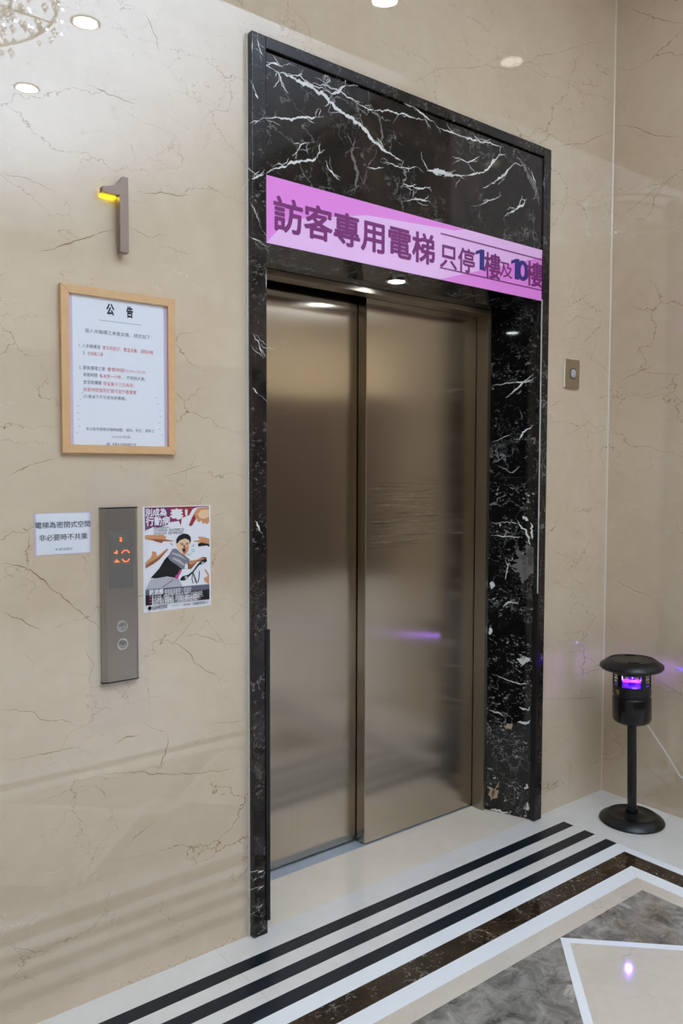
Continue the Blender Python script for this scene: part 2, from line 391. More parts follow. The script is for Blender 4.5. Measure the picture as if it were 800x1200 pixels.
mb = MB(); mb.box(XR, XR+.2, -1.0, 0, -.05, CEIL+.05)
R3 = lambda y, z: (XR-.0002, y, z)
for i, v in enumerate([[(719,396),(735,383)], [(722,451),(747,437),(766,427)], [(738,459),(757,466),(784,459)], [(720,679),(741,690),(763,700),(776,703)], [(709,728),(724,744)],
          [(722,147),(745,150),(770,158),(800,160)], [(720,260),(760,227),(800,200)], [(725,5),(750,14),(780,25),(800,28)], [(748,892),(766,907),(783,920),(799,930)],
          [(771,796),(783,805),(800,816)], [(707,855),(720,868),(735,879)]]):
    ribbon(mb, px_line(v, 0, XR), .0019, R3, 1 if i % 2 else 2, .6)
tag(mb.build('wall_right', ['wall_marble', 'wall_vein', 'wall_vein_pale']), 'cream marble side wall behind the black insect trap', 'wall', kind='structure')
mb = MB(); mb.box(XL-.2, XE+.2, YF-.2, YF, 2.6, CEIL); tag(mb.build('wall_front', 'far_wall'), 'plain beige wall across the lobby, facing the lift', 'wall', kind='structure')
mb = MB(); mb.box(XL-.2, XE+.2, YF-.2, YF-.02, 0, 2.6); pn = tag(mb.build('trim_1', 'far_wood'), 'dark wood panelling along the lobby wall facing the lift', 'panelling', kind='structure')
for i in range(14):
    MB().box(XL+.05+i*.8, XL+.8+i*.8, YF-.02, YF, .08, 2.57).build('panel', 'far_wood', pn, .006)
tag(MB().box(XL-.2, XL, YF, 0, -.05, CEIL).build('wall_left', 'far_wall'), 'plain beige lobby wall left of the camera', 'wall', kind='structure')
mb = MB(); mb.box(XL-.2, XE+.2, YF-.2, .35, CEIL, CEIL+.1); tag(mb.build('ceiling', 'ceiling_white'), 'plain white lobby ceiling', 'ceiling', kind='structure')

tag(MB().box(XE, XE+.2, YF, 0, -.05, CEIL).build('wall_side', 'far_wall'), 'plain beige wall at the far end of the lobby, past the marble side wall', 'wall', kind='structure')
# --- floor: inlaid stones
fl = MB().box(XL-.2, XE+.2, YF-.2, .34, -.08, -.012).build('floor', 'grout'); tag(fl, 'polished stone floor with inlaid black and white bands', 'floor', kind='structure')
G = .0003
def stone(name, pts, mat, top=0.0, label=None):
    c = Vector((sum(p[0] for p in pts)/len(pts), sum(p[1] for p in pts)/len(pts)))
    q = []
    for p in pts:
        d = Vector(p[:2])-c; q.append(tuple(c+d*(1-G/max(d.length, .01))))
    a = sum(q[i][0]*q[(i+1) % len(q)][1]-q[(i+1) % len(q)][0]*q[i][1] for i in range(len(q)))
    if a < 0: q.reverse()
    o = MB().prism(q, -.012, top).build(name, mat, fl)
    if label: o['label'] = label
    return o
def rect(name, x0, x1, y0, y1, mat, label=None): return stone(name, [(x0, y0), (x1, y0), (x1, y1), (x0, y1)], mat, 0, label)
stone('threshold', [(.05, 0), (1.341, 0), (1.274, .179), (1.254, .179), (1.254, .2365), (.131, .2365), (.131, .179), (.111, .179)], 'threshold_stone', 0, 'warm cream stone slab at the foot of the lift doors')
XS = 1.4355; XW = -2.85
S = [0, -.0983, -.1464, -.1983, -.2463, -.2947, -.3434]
xs = [XW, -2.1, -1.3, -.55, .0, .62, 1.0, XS]
xs = [XW, -2.0, -1.05, -.12, .80, XS]
def strip(y0, y1, name, mat, cuts):
    for a, b in zip(cuts[:-1], cuts[1:]): rect(name, a, b, y1, y0, mat)
strip(S[0], S[1], 'border_slab', 'pale_stone', xs)
for k in (1, 3, 5): strip(S[k], S[k+1], 'black_stripe', 'floor_black', [XW, -1.05, .35 if k == 3 else .35, XS][:: 1] if False else [XW, -1.05, XS])
for k in (2, 4): strip(S[k], S[k+1], 'cream_strip', 'pale_stone', [XW, -1.6, -.12, XS])
YC = -1.05; P0 = 1.052; CX = [.74, -.312, -1.364]
X1 = .74+.455; X0 = -1.364-.455; Y1 = YC+.455; Y0 = YC-.455
# concentric bands around the field: inner rectangle -> outer rectangle
R = [(X0, X1, Y0, Y1), (X0-.062, 1.257, Y0-.06, -.535), (X0-.122, 1.317, Y0-.118, -.477), (X0-.2, 1.397, Y0-.196, -.399), (X0-.24, XS, Y0-.252, S[6])]
for (a, b, name, mat) in zip(R[:-1], R[1:], ('cream_band', 'white_band', 'dark_band', 'white_band'), ('floor_cream', 'floor_white', 'floor_emperador', 'floor_white')):
    stone(name, [(a[0], a[3]), (a[1], a[3]), (b[1], b[3]), (b[0], b[3])], mat); stone(name, [(a[0], a[2]), (a[1], a[2]), (b[1], b[2]), (b[0], b[2])], mat)
    stone(name, [(a[1], a[2]), (a[1], a[3]), (b[1], b[3]), (b[1], b[2])], mat); stone(name, [(a[0], a[2]), (a[0], a[3]), (b[0], b[3]), (b[0], b[2])], mat)
D = .455; Wd = .036
def diamond_band(cx, cy, di, do, top=0.0):
    for sx in (1, -1):
        for sy in (1, -1):
            stone('white_band', [(cx, cy+sy*di), (cx+sx*di, cy), (cx+sx*do, cy), (cx, cy+sy*do)], 'floor_white', top)
for cx in CX:
    stone('diamond', [(cx, YC+D-Wd), (cx+D-Wd, YC), (cx, YC-D+Wd), (cx-D+Wd, YC)], 'floor_cream'); diamond_band(cx, YC, D-Wd, D)
for cx in CX[1:]:
    xm = cx+P0/2
    stone('diamond', [(xm, YC+.071), (xm+.071, YC), (xm, YC-.071), (xm-.071, YC)], 'floor_cream'); diamond_band(xm, YC, .071, .107, -.0002)
    for sy in (1, -1):
        stone('grey_field', [(cx, YC+sy*D), (cx+P0, YC+sy*D), (xm+.089, YC+sy*.018), (xm, YC+sy*.107), (xm-.089, YC+sy*.018)], 'floor_grey')
for sy in (1, -1):
    stone('grey_field', [(CX[0], YC+sy*D), (X1, YC+sy*D), (X1, YC)], 'floor_grey'); stone('grey_field', [(CX[2], YC+sy*D), (X0, YC+sy*D), (X0, YC)], 'floor_grey')
# plain slabs right of the pattern, and the rest of the lobby
for a, b in zip([0, -1.2, -2.4, -3.6, -4.8], [-1.2, -2.4, -3.6, -4.8, YF]):
    for c in range(4): rect('floor_slab', (XR if a < 0 else XR+.2)+c*1.25, min(XE, XR+1.25+c*1.25), b, a, 'pale_stone') if c == 0 else rect('floor_slab', XR+c*1.25, XE if c == 3 else XR+1.25+c*1.25, b, a, 'pale_stone')
ys = [0, -.62, -1.5, -2.3, -3.2, -4.1, -5.0, YF]
for a, b in zip(ys[:-1], ys[1:]): rect('floor_slab', XS, XR, b, a, 'pale_stone')
for a, b in zip([0]+[-.62, -1.5], [-.62, -1.5, R[4][2]]): rect('floor_slab', XL, XW, b, a, 'pale_stone')
rect('floor_slab', XW, R[4][0], R[4][2], S[6], 'pale_stone')
yy = [R[4][2], -2.6, -3.45, -4.3, -5.15, YF]
xx = [XL, -3.8, -2.95, -2.1, -1.25, -.4, .5, XS]
for a, b in zip(yy[:-1], yy[1:]):
    for c, d in zip(xx[:-1], xx[1:]): rect('floor_slab', c, d, b, a, 'pale_stone')

# --- black marble surround of the lift
XO = 1.385; HT = 2.6876; YP = -.025
sr = thing('trim_2', 'black marble surround with white veins framing the lift doors', 'surround', kind='structure')
def vein_stone(name, mb, mats, lines, to3d, ax, val, bevel=0):
    o = mb.build(name, mats[0], sr, bevel)
    if lines:
        r = MB()
        for pts, wd, mi in lines: ribbon(r, px_line(pts, ax, val), wd*.72, to3d, mi, .9, .0035, 4 if len(pts) > 2 else 1)
        # the veins are faces of the same stone
        bm = bmesh.new(); bm.from_mesh(o.data)
        vs = [bm.verts.new(p) for p in r.v]
        for f, mi in zip(r.f, r.mi):
            try: fc = bm.faces.new([vs[i] for i in f]); fc.material_index = mi
            except ValueError: pass
        bm.normal_update(); bm.to_mesh(o.data); bm.free()
        for m in mats[1:]: o.data.materials.append(MATS[m])
    return o
left_post = vein_stone('post', MB().box(0, .05, YP, 0, 0, HT), ['frame_marble', 'white_vein', 'grey_vein'],
    [([(301,45),(304,55),(307,66)], .004, 1), ([(293,145),(300,142),(309,137)], .005, 1), ([(294,209),(301,206),(309,204)], .006, 1), ([(295,238),(301,252),(306,268)], .003, 1),
     ([(294,280),(302,281),(308,285)], .003, 1), ([(298,110),(303,115)], .006, 1), ([(297,390),(304,402),(308,420)], .004, 1), ([(296,455),(302,462)], .004, 1), ([(299,610),(305,622)], .005, 1),
     ([(302,1024),(309,1020)], .006, 1), ([(302,1042),(309,1038)], .004, 1), ([(302,1064),(308,1060)], .003, 1)], lambda x, z: (x, YP-.0002, z), 1, YP, .003)
right_post = vein_stone('post', MB().box(1.341, XO, YP, 0, 0, HT), ['frame_marble'], None, None, 1, YP, .003)
vein_stone('top_strip', MB().box(.0503, 1.3407, YP, .03, 2.652, HT), ['frame_marble'], None, None, 1, YP, .003)
MB().box(.05, 1.341, .0, .03, 2.63, 2.66).build('shadow_gap', 'gap_black', sr)
YH = -.019
H = [([(311,77),(326,84),(342,91),(360,100),(377,110),(387,120),(397,130),(412,139),(427,152),(440,166),(455,180),(471,190)], .016, 1),
     ([(326,84),(329,91),(331,99)], .010, 1), ([(311,77),(320,74),(332,80)], .005, 1), ([(311,139),(325,137),(345,139),(380,136)], .007, 1), ([(311,204),(327,198),(342,192),(365,187),(380,175)], .008, 1),
     ([(342,182),(352,171),(362,166)], .005, 1), ([(387,110),(397,106),(405,99)], .008, 1), ([(330,86),(350,88),(372,102),(388,108)], .005, 1),
     ([(365,98),(380,100),(400,107),(415,118),(425,122)], .005, 1), ([(415,120),(430,126),(455,130),(478,135),(500,142)], .006, 1), ([(430,118),(445,138),(448,160),(440,172)], .008, 2),
     ([(465,117),(485,125),(500,137),(515,150)], .006, 1), ([(515,150),(535,158),(550,163),(565,166),(590,172)], .007, 1), ([(415,160),(412,180),(418,205),(414,228)], .012, 2),
     ([(500,200),(512,202),(522,204),(530,203)], .017, 1), ([(522,202),(535,206),(548,206)], .006, 1), ([(545,206),(560,203),(575,195),(585,184),(592,180)], .010, 1), ([(565,220),(578,214),(590,205),(605,190)], .008, 1),
     ([(590,255),(603,247),(612,240),(617,232)], .008, 1), ([(605,180),(615,195),(622,210),(628,225),(632,240)], .018, 2), ([(618,196),(627,210),(630,228)], .006, 1), ([(450,190),(470,196),(490,197)], .004, 1),
     ([(400,230),(425,215),(435,195)], .003, 2), ([(475,235),(490,232),(505,238)], .006, 1), ([(470,215),(490,221),(505,219)], .005, 1), ([(530,185),(548,190),(562,182)], .004, 1), ([(560,242),(575,235),(588,228)], .004, 1),
     ([(381,188),(386,200),(398,212)], .005, 1), ([(430,196),(450,197)], .005, 1)]
hd = vein_stone('header_panel', MB().box(.0503, 1.3407, YH, .03, 2.102, 2.645), ['header_marble', 'white_vein', 'grey_vein'], H, lambda x, z: (x, YH-.0002, z), 1, YH)
# splayed reveals (three stones each) and soffit
zs = [0, .735, 1.40, 2.10]
JX = lambda y: 1.341-(1.341-1.274)*y/.179
def j3(y, z): return (JX(y)-.0003, y, z)
def jl(pts):  # pixel line -> (y, z) on the splayed right reveal
    out = []
    for p in pts:
        d = FW+RT*((p[0]-400)/F_PX)+UP*((600-p[1])/F_PX)
        k = -(1.341-1.274)/.179            # x = 1.341 + k*y
        t = (1.341+k*CAM.y-CAM.x)/(d.x-k*d.y); q = CAM+d*t; out.append((min(.178, max(.001, q.y)), q.z))
    return out
clamp_line = lambda L: [(min(.170, max(.006, a)), b) for a, b in L]
JV = {2: [([(576,452),(596,450),(614,447),(632,437)], .006, 1), ([(592,466),(603,457),(616,448),(632,442)], .010, 1), ([(614,447),(624,448),(632,446)], .006, 1), ([(601,514),(609,514),(613,506),(622,501),(631,499)], .009, 1),
          ([(576,519),(590,513),(600,508)], .003, 1), ([(609,480),(611,492)], .006, 2), ([(621,515),(626,515),(628,521)], .02, 2), ([(605,462),(611,457)], .012, 2), ([(583,545),(600,553),(610,546)], .003, 1)],
      1: [([(573,612),(585,613),(597,613),(612,612)], .005, 1), ([(573,627),(593,628),(612,630)], .007, 1), ([(574,683),(580,686)], .03, 1), ([(589,712),(595,705),(607,706)], .010, 1), ([(607,640),(610,660),(612,684)], .05, 2),
          ([(616,638),(620,652),(614,680)], .06, 2), ([(625,640),(626,652),(622,664)], .04, 2), ([(606,610),(615,622),(620,640)], .012, 1), ([(622,612),(627,625),(629,632)], .014, 1), ([(592,680),(595,665),(593,655)], .006, 1), ([(612,605),(619,610)], .02, 1)],
      0: [([(605,772),(612,776),(624,772)], .03, 1), ([(608,828),(618,831),(624,828)], .014, 1), ([(606,846),(618,846),(624,843)], .014, 1), ([(573,922),(577,930),(584,926)], .028, 3), ([(574,938),(578,930),(581,920),(584,915)], .016, 3),
          ([(590,850),(598,851),(600,848)], .02, 3), ([(615,925),(623,920)], .022, 1), ([(617,940),(619,950)], .02, 1), ([(573,832),(585,835),(590,840)], .008, 1), ([(574,948),(585,950),(597,953)], .014, 1),
          ([(575,735),(574,744)], .02, 1), ([(576,790),(592,796),(606,800),(622,802)], .006, 1), ([(574,870),(590,866),(610,870)], .006, 2)]}
for i in range(3):
    g = .0004
    for side in (1, 0):
        pts = [(1.341, 0), (1.274, .179), (1.33, .2), (1.385, .0)] if side else [(.05, 0), (0, 0), (.055, .2), (.111, .179)]
        m = MB().prism(pts, zs[i]+g, zs[i+1]-g); mt = 'jamb_marble_speckled' if i == 0 or (i == 1 and side) else 'jamb_marble'
        o = m.build('jamb_stone', [mt, 'white_vein', 'grey_vein', 'orange_inclusion'], sr)
        if side:
            r = MB()
            for pts, wd, mi in JV[i]:
                ribbon(r, clamp_line(jl(pts)), wd*(.5 if wd < .02 else .8), j3, mi, .9, .0035)
            o.data.materials.clear()
            bm = bmesh.new(); bm.from_mesh(o.data); vs = [bm.verts.new(p) for p in r.v]
            for f, mi in zip(r.f, r.mi):
                try: bm.faces.new([vs[k] for k in f]).material_index = mi
                except ValueError: pass
            bm.normal_update(); bm.to_mesh(o.data); bm.free()
            for q in (mt, 'white_vein', 'grey_vein', 'orange_inclusion'): o.data.materials.append(MATS[q])
m = MB(); m.prism([(0, 2.102), (.179, 2.0795), (.2, 2.12), (0, 2.14)], .06, 1.33, 0); m.build('soffit_stone', 'jamb_marble', sr)
# rubber corner guards on the lower inner edges
zt = at(312, 738, 1, -.03).z; zb = at(312, 1080, 1, -.03).z
for (x, sg, z0, z1) in ((.05, 1, zb, zt), (1.341, -1, .004, at(628, 696, 1, -.03).z)):
    a = sorted((x-sg*.008, x+sg*.007)); b = sorted((x, x+sg*.007))
    m = MB(); pts = [(x-sg*.008, YP-.004), (x+sg*.007, YP-.004), (x+sg*.007, YP+.018), (x, YP+.018), (x, YP), (x-sg*.008, YP)]
    if sg < 0: pts.reverse()
    m.prism(pts, z0, z1).build('corner_guard', 'guard_black', sr)['label'] = 'black rubber corner guard on the lower marble edge'
MB().box(1.3390, 1.3412, YP-.0006, YP+.003, .93, 2.10).build('edge_glint', 'sealant', sr)  # pale strip paints the glint along the polished marble edge
# white sealant lines
tag(MB().box(-.0045, 0, -.004, 0, .002, HT).build('trim_3', 'sealant'), 'thin white sealant line beside the left marble post', 'sealant', kind='structure')
tag(MB().prism([(XR, 0), (XR-.004, 0), (XR, -.004)][::-1], .0, CEIL).build('trim_4', 'sealant_cream'), 'white sealant line up the corner of the two marble walls', 'sealant', kind='structure')

# --- lift doors
dr = thing('door_1', 'brushed steel two-leaf sliding lift door in the marble surround', 'lift door', (.69, .235, 0), kind='structure')
def steel_leaf(x0, x1, y0, y1): return MB().box(x0, x1, y0, y1, .006, 2.2).build('door_leaf', ['door_steel'], dr, .004, 3, True)
steel_leaf(.659, 1.262, .2385, .286)['label'] = 'front door leaf with scratches, on the right'
steel_leaf(.10, .70, .290, .31)
for x0, x1 in ((1.2545, 1.2735), (.1115, .1305)): MB().box(x0, x1, .1765, .236, 0, 2.0785).build('frame_jamb', 'frame_steel', dr, .002)
MB().box(.1305, 1.2545, .1765, .236, 2.0585, 2.079).build('frame_head', 'frame_steel', dr, .002)
m = MB(); m.box(-.02, 1.41, .33, .345, -.05, 2.7); m.box(-.02, .1, .2, .33, -.05, 2.7); m.box(1.29, 1.41, .2, .33, -.05, 2.7); m.box(.1, 1.29, .2, .33, 2.2, 2.7)
m.build('dark_backing', 'gap_black', dr)  # unseen black boxes added behind the leaves to stop light leaks
sl = MB().box(.131, 1.254, .2372, .325, -.011, -.003).build('sill', 'aluminium', dr)
for i in range(6): MB().box(.131, 1.254, .2375+i*.0085, .2425+i*.0085, -.003, .0006).build('sill_rib', 'aluminium', sl)

# ================================================================== things on the walls
# --- pink banner across the header
yb = YH-.0025
bn = thing('banner', 'long pink banner with purple lettering stuck across the dark marble header', 'banner', (.695, YH, 2.2))
pb = lambda px, py: at(px, py, 1, yb)
bx0, bx1 = .0507, 1.3402; bz0, bz1 = pb(311, 284).z, pb(311, 204.5).z
MB().box(bx0, bx1, yb, YH-.0003, bz0, bz1).build('sheet', 'banner_pink', bn)
def flat(name, pts, y, mat, parent):
    q = [(p[0], y, p[1]) for p in pts]
    a = sum(q[i][0]*q[(i+1) % len(q)][2]-q[(i+1) % len(q)][0]*q[i][2] for i in range(len(q)))
    if a < 0: q.reverse()
    m = MB(); m.poly(q); return m.build(name, mat, parent)
U = lambda u, v: (bx0+(bx1-bx0)*u, bz0+(bz1-bz0)*v)
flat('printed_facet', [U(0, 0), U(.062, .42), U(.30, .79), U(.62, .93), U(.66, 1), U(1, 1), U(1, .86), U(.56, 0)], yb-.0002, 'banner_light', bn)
def from_px(l, t, r, b, y):
    p = at(l, t, 1, y); q = at(r, b, 1, y); return p.x, q.x, q.z, p.z
def line_text(body, a, b, y, mat, parent, bold=0.0, res=2):
    """a = (left px, top px, bottom px), b = right px of a line of lettering"""
    p = at(a[0], a[1], 1, y); q = at(a[0], a[2], 1, y); r = at(b, 600, 1, y)
    return text(body, p.x, r.x, q.z, p.z, y, mat, parent, bold, res=res)
def figure_one(a, b):
    p, q, r = at(a[0], a[1], 1, yb), at(a[0], a[2], 1, yb), at(b, 600, 1, yb)
    w_ = r.x-p.x; h_ = p.z-q.z
    flat('lettering', [(p.x+u*w_, q.z+v*h_) for u, v in ((.45, 0), (1, 0), (1, 1), (.62, 1), (0, .84), (0, .68), (.45, .78))], yb-.0006, 'ink_indigo', bn)
line_text('訪客專用電梯', (320, 227, 270), 507, yb-.0006, 'ink_purple', bn, .028, 3)
line_text('只停', (515.5, 283, 313), 553, yb-.0006, 'ink_purple', bn, .022, 3)
figure_one((557, 290.5, 315), 563.8)
line_text('樓', (567, 294, 325), 583, yb-.0006, 'ink_purple', bn, .024, 3)
line_text('及', (585.5, 306, 324), 596.5, yb-.0006, 'ink_purple', bn, .014, 3)
figure_one((598.5, 301.5, 326), 604.3)
line_text('0', (606, 303.5, 328), 614.5, yb-.0006, 'ink_indigo', bn, .03, 3)
line_text('樓', (616, 304, 334), 632, yb-.0006, 'ink_purple', bn, .024, 3)
for (a, b) in (((516, 273.5), (637, 303)), ((515, 313.5), (637, 343))):
    p = pb(*a); q = pb(*b); MB().box(p.x, bx1, yb-.0007, yb-.0003, p.z-.0024, p.z+.0024).build('printed_rule', 'ink_purple', bn)

# --- bronze floor numeral
yn = -.032
pn = lambda px, py: (at(px, py, 1, yn).x, at(px, py, 1, yn).z)
num = thing('floor_number', 'bronze metal figure 1 standing off the marble wall with yellow glow', 'sign', (at(145, 296, 1, 0).x, 0, at(145, 296, 1, 0).z))
K = lambda x, y: pn(80+x/8, 190+y/8)
pts = [K(512,137), K(565,147), K(565,850), K(487,838), K(487,288), K(325,293), K(325,222), K(370,222), K(405,219), K(440,211), K(468,195), K(490,170), K(503,150)]
pts = [(round(x, 4), z) for x, z in pts]
x_r = (pts[1][0]+pts[2][0])/2; x_s = (pts[3][0]+pts[4][0])/2; zt1 = max(pts[0][1], pts[1][1]); zb1 = (pts[2][1]+pts[3][1])/2; zf = (pts[4][1]+pts[5][1])/2
pts[1] = (x_r, zt1); pts[0] = (pts[0][0], zt1); pts[2] = (x_r, zb1); pts[3] = (x_s, zb1); pts[4] = (x_s, zf); pts[5] = (pts[5][0], zf); pts[6] = (pts[5][0], pts[6][1])
m = MB(); m.prism(pts[::-1], yn, -.010, 1); m.build('numeral', 'numeral_bronze', num)
fx0, fx1 = pts[5][0], x_s
MB().box(fx0+.004, x_s-.002, -.0092, -.0045, zf-.003, zf+.003).build('backlight', 'numeral_glow', num)
for z in (zb1+.03, zt1-.04): MB().lathe_y([(.004, -.010), (.004, 0)], (x_r+x_s)/2, z, 12).build('standoff', 'chrome', num)

# --- framed notice
yf = -.016
p0, p1, p2, p3 = at(71, 333, 1, yf), at(206.5, 349, 1, yf), at(73.5, 530, 1, yf), at(205.5, 533, 1, yf)
nx0, nx1 = (p0.x+p2.x)/2, (p1.x+p3.x)/2; nz0, nz1 = (p2.z+p3.z)/2, (p0.z+p1.z)/2
fr = thing('framed_notice', 'notice sheet in a light wooden frame hung below the number', 'notice', ((nx0+nx1)/2, 0, nz0))
fw = .0215
for q in ([(nx0, nz0), (nx1, nz0), (nx1-fw, nz0+fw), (nx0+fw, nz0+fw)], [(nx0, nz1), (nx0+fw, nz1-fw), (nx1-fw, nz1-fw), (nx1, nz1)],
          [(nx0, nz0), (nx0+fw, nz0+fw), (nx0+fw, nz1-fw), (nx0, nz1)], [(nx1, nz0), (nx1, nz1), (nx1-fw, nz1-fw), (nx1-fw, nz0+fw)]):
    m = MB(); m.prism([(x, z) for x, z in q][::-1], yf, 0, 1); m.build('frame_rail', 'oak', fr, .0015)
ya = -.007
MB().box(nx0+fw-.003, nx1-fw+.003, ya, -.001, nz0+fw-.003, nz1-fw+.003).build('paper', 'paper_lilac', fr)
MB().box(nx0+fw+.010, nx1-fw-.010, ya-.0003, ya, nz0+fw-.0, nz1-fw+.0).build('white_sheet', 'paper', fr)
yt = ya-.0006
K = lambda x, y: (60+x/5, 320+y/5)
def ntext(body, x0, y0, y1, x1, mat, bold=.0, res=1):
    a = K(x0, y0); b = K(x0, y1); c = K(x1, y0)
    return line_text(body, (a[0], a[1], b[1]), c[0], yt, mat, fr, bold, res)
ntext('公', 322, 176, 245, 383, 'ink', .05, 2); ntext('告', 440, 192, 262, 491, 'ink', .05, 2)
a = K(282, 274); b = K(532, 305); pa = at(*a, 1, yt); pc = at(*b, 1, yt); MB().box(pa.x, pc.x, yt, yt+.0002, pa.z-.0008, pa.z).build('printed_rule', 'ink_soft', fr)
ntext('進入本機構之來賓訪客，規定如下：', 198, 322, 348, 598, 'ink_soft')
ntext('1. 入本機構須', 163, 410, 434, 299, 'ink_soft'); ntext('實名制登記、體溫測量、酒精消毒', 301, 424, 448, 606, 'ink_red')
ntext('及', 186, 456, 478, 208, 'ink_soft'); ntext('全程戴口罩', 212, 458, 480, 314, 'ink_red')
ntext('2. 產後護理之家', 163, 538, 562, 326, 'ink_soft'); ntext('會客時間10:00~19:00', 328, 551, 575, 560, 'ink_red')
ntext('訪客時間', 188, 582, 605, 280, 'ink_soft'); ntext('每次限一小時', 282, 590, 613, 416, 'ink_red'); ntext('，不限制人數。', 420, 601, 624, 562, 'ink_soft')
ntext('並全館樓層', 188, 625, 648, 302, 'ink_soft'); ntext('保留最多三位為限。', 304, 635, 658, 495, 'ink_red')
ntext('訪客時間僅限於嬰兒室外看寶寶', 188, 668, 692, 505, 'ink_red')
ntext('(七歲以下不可至住房樓層)。', 188, 710, 735, 450, 'ink_soft')
ntext('本公告可視情況隨時調整、補充、修正、更新之', 203, 902, 922, 608, 'ink_soft')
ntext('113.06.25 修正版', 355, 951, 966, 468, 'ink_soft', 0); ntext('安馨人文產後護理之家', 358, 994, 1014, 502, 'ink_soft', 0)
lg = at(*K(333, 1002), 1, yt)
m = MB()
for r0, r1, a0, a1 in ((.0052, .0036, 200, 420), (.003, .0012, 60, 330)):
    vs = []; n = 16
    for i in range(n+1):
        t = math.radians(a0+(a1-a0)*i/n); vs += [(lg.x+r0*math.cos(t), yt, lg.z+r0*math.sin(t)), (lg.x+r1*math.cos(t), yt, lg.z+r1*math.sin(t))]
    m.mesh(vs, [(2*i, 2*i+1, 2*i+3, 2*i+2) for i in range(n)])
m.build('emblem', 'ink_blue', fr)
m = MB()                                                            # faint printed sprigs in the lower corners
for bxx, sg in ((nx0+fw+.018, 1), (nx1-fw-.018, -1)):
    for i in range(7):
        z = nz0+fw+.03+i*.017; x = bxx+sg*(.004*math.sin(i*1.3)+.002*i)
        m.poly([(x-.003, yt, z), (x, yt, z-.0015), (x+.004, yt, z+.001), (x, yt, z+.0025)])
m.build('printed_sprig', 'ink_faint', fr, kind='stuff')

# --- small laminated notice
yl = -.0016
l0, l1, l2, l3 = at(38, 600.5, 1, yl), at(108, 599, 1, yl), at(39.5, 652.5, 1, yl), at(108.5, 649, 1, yl)
lx0, lx1 = (l0.x+l2.x)/2, (l1.x+l3.x)/2; lz0, lz1 = (l2.z+l3.z)/2, (l0.z+l1.z)/2
ln = thing('laminated_notice', 'small white laminated notice taped left of the steel call panel', 'notice', ((lx0+lx1)/2, 0, lz0))
MB().box(lx0+.003, lx1-.003, -.0007, -.0001, lz0+.003, lz1-.003).build('backing_sheet', 'paper_lilac', ln)
MB().box(lx0+.008, lx1-.008, -.0010, -.0007, lz0+.004, lz1-.004).build('paper', 'paper', ln)
m = MB(); m.poly([(lx0, -.0022, lz0), (lx1, -.0022, lz0), (lx1, -.0022, lz1), (lx0, -.0022, lz1)]); m.build('laminate', 'film', ln)
yt2 = -.0013
K5 = lambda x, y: (20+x*.3, 580+y*.3)
def ltext(body, x0, y0, y1, x1, mat, bold, par, y=yt2, res=2):
    a = K5(x0, y0); b = K5(x0, y1); c = K5(x1, y0); return line_text(body, (a[0], a[1], b[1]), c[0], y, mat, par, bold, res)
ltext('電梯為密閉式空間', 70, 107, 133, 286, 'ink', .014, ln); ltext('非必要時不共乘', 86, 156, 182, 274, 'ink', .014, ln)
ltext('安馨人文產後護理之家', 162, 207, 218, 214, 'ink_soft', 0, ln, res=1)
lg = at(*K5(154, 213), 1, yt2); m = MB(); m.lathe_y([(.0022, yt2), (.0022, yt2+.0001)], lg.x, lg.z, 14); m.build('emblem', 'ink_blue', ln)

# --- call panel
yc = -.017
q0, q1, q2, q3 = at(118.5, 596.5, 1, yc), at(161, 595, 1, yc), at(121.5, 800, 1, yc), at(164, 794.5, 1, yc)
cx0, cx1 = (q0.x+q2.x)/2, (q1.x+q3.x)/2; cz0, cz1 = (q2.z+q3.z)/2, (q0.z+q1.z)/2
cp = thing('call_panel', 'tall brushed steel lift call panel with orange display and two buttons', 'call panel', ((cx0+cx1)/2, 0, cz0))
m = MB(); m.prism([(cx0, 0), (cx0, -.010), (cx0+.012, yc), (cx1-.008, yc), (cx1, -.012), (cx1, 0)], cz0, cz1); m.build('face_plate', 'panel_steel', cp)
for z0, z1 in ((cz1-.0005, cz1+.003), (cz0-.003, cz0+.0005)):
    m = MB(); m.prism([(cx0-.001, 0), (cx0-.001, -.011), (cx0+.012, yc-.001), (cx1-.008, yc-.001), (cx1+.001, -.013), (cx1+.001, 0)], z0, z1); m.build('end_cap', 'matt_black', cp)
def D6(x, y): return at(115+x*.09167, 590+y*.09167, 1, yc)
d0, d1 = D6(135, 350), D6(440, 1085)
dz1 = (D6(135, 362).z+D6(438, 350).z)/2; dz0 = (D6(148, 1090).z+D6(445, 1062).z)/2
ds = MB().box(d0.x, d1.x, yc-.0006, yc+.002, dz0, dz1).build('display', 'display_smoke', cp)
m = MB(); rr = .0011
def dot(x, y, k=1.0):
    p = D6(x, y); m.box(p.x-rr*k, p.x+rr*k, yc-.0012, yc-.0005, p.z-rr*k, p.z+rr*k)
for x, y in ((278, 442), (290, 458), (292, 442), (290, 474), (278, 478), (296, 476), (235, 605), (240, 620), (216, 632), (232, 635), (208, 630), (240, 635), (330, 600), (348, 598), (366, 598), (314, 614), (304, 630), (382, 612), (392, 626),
             (236, 722), (216, 746), (232, 746), (248, 746), (264, 746), (224, 738), (248, 736), (312, 716), (394, 712), (322, 732), (384, 728), (334, 742), (352, 742), (370, 740)): dot(x, y)
o = m.build('led', 'led_orange', ds, kind='stuff'); o['label'] = 'orange dot segments of the floor reading 10'
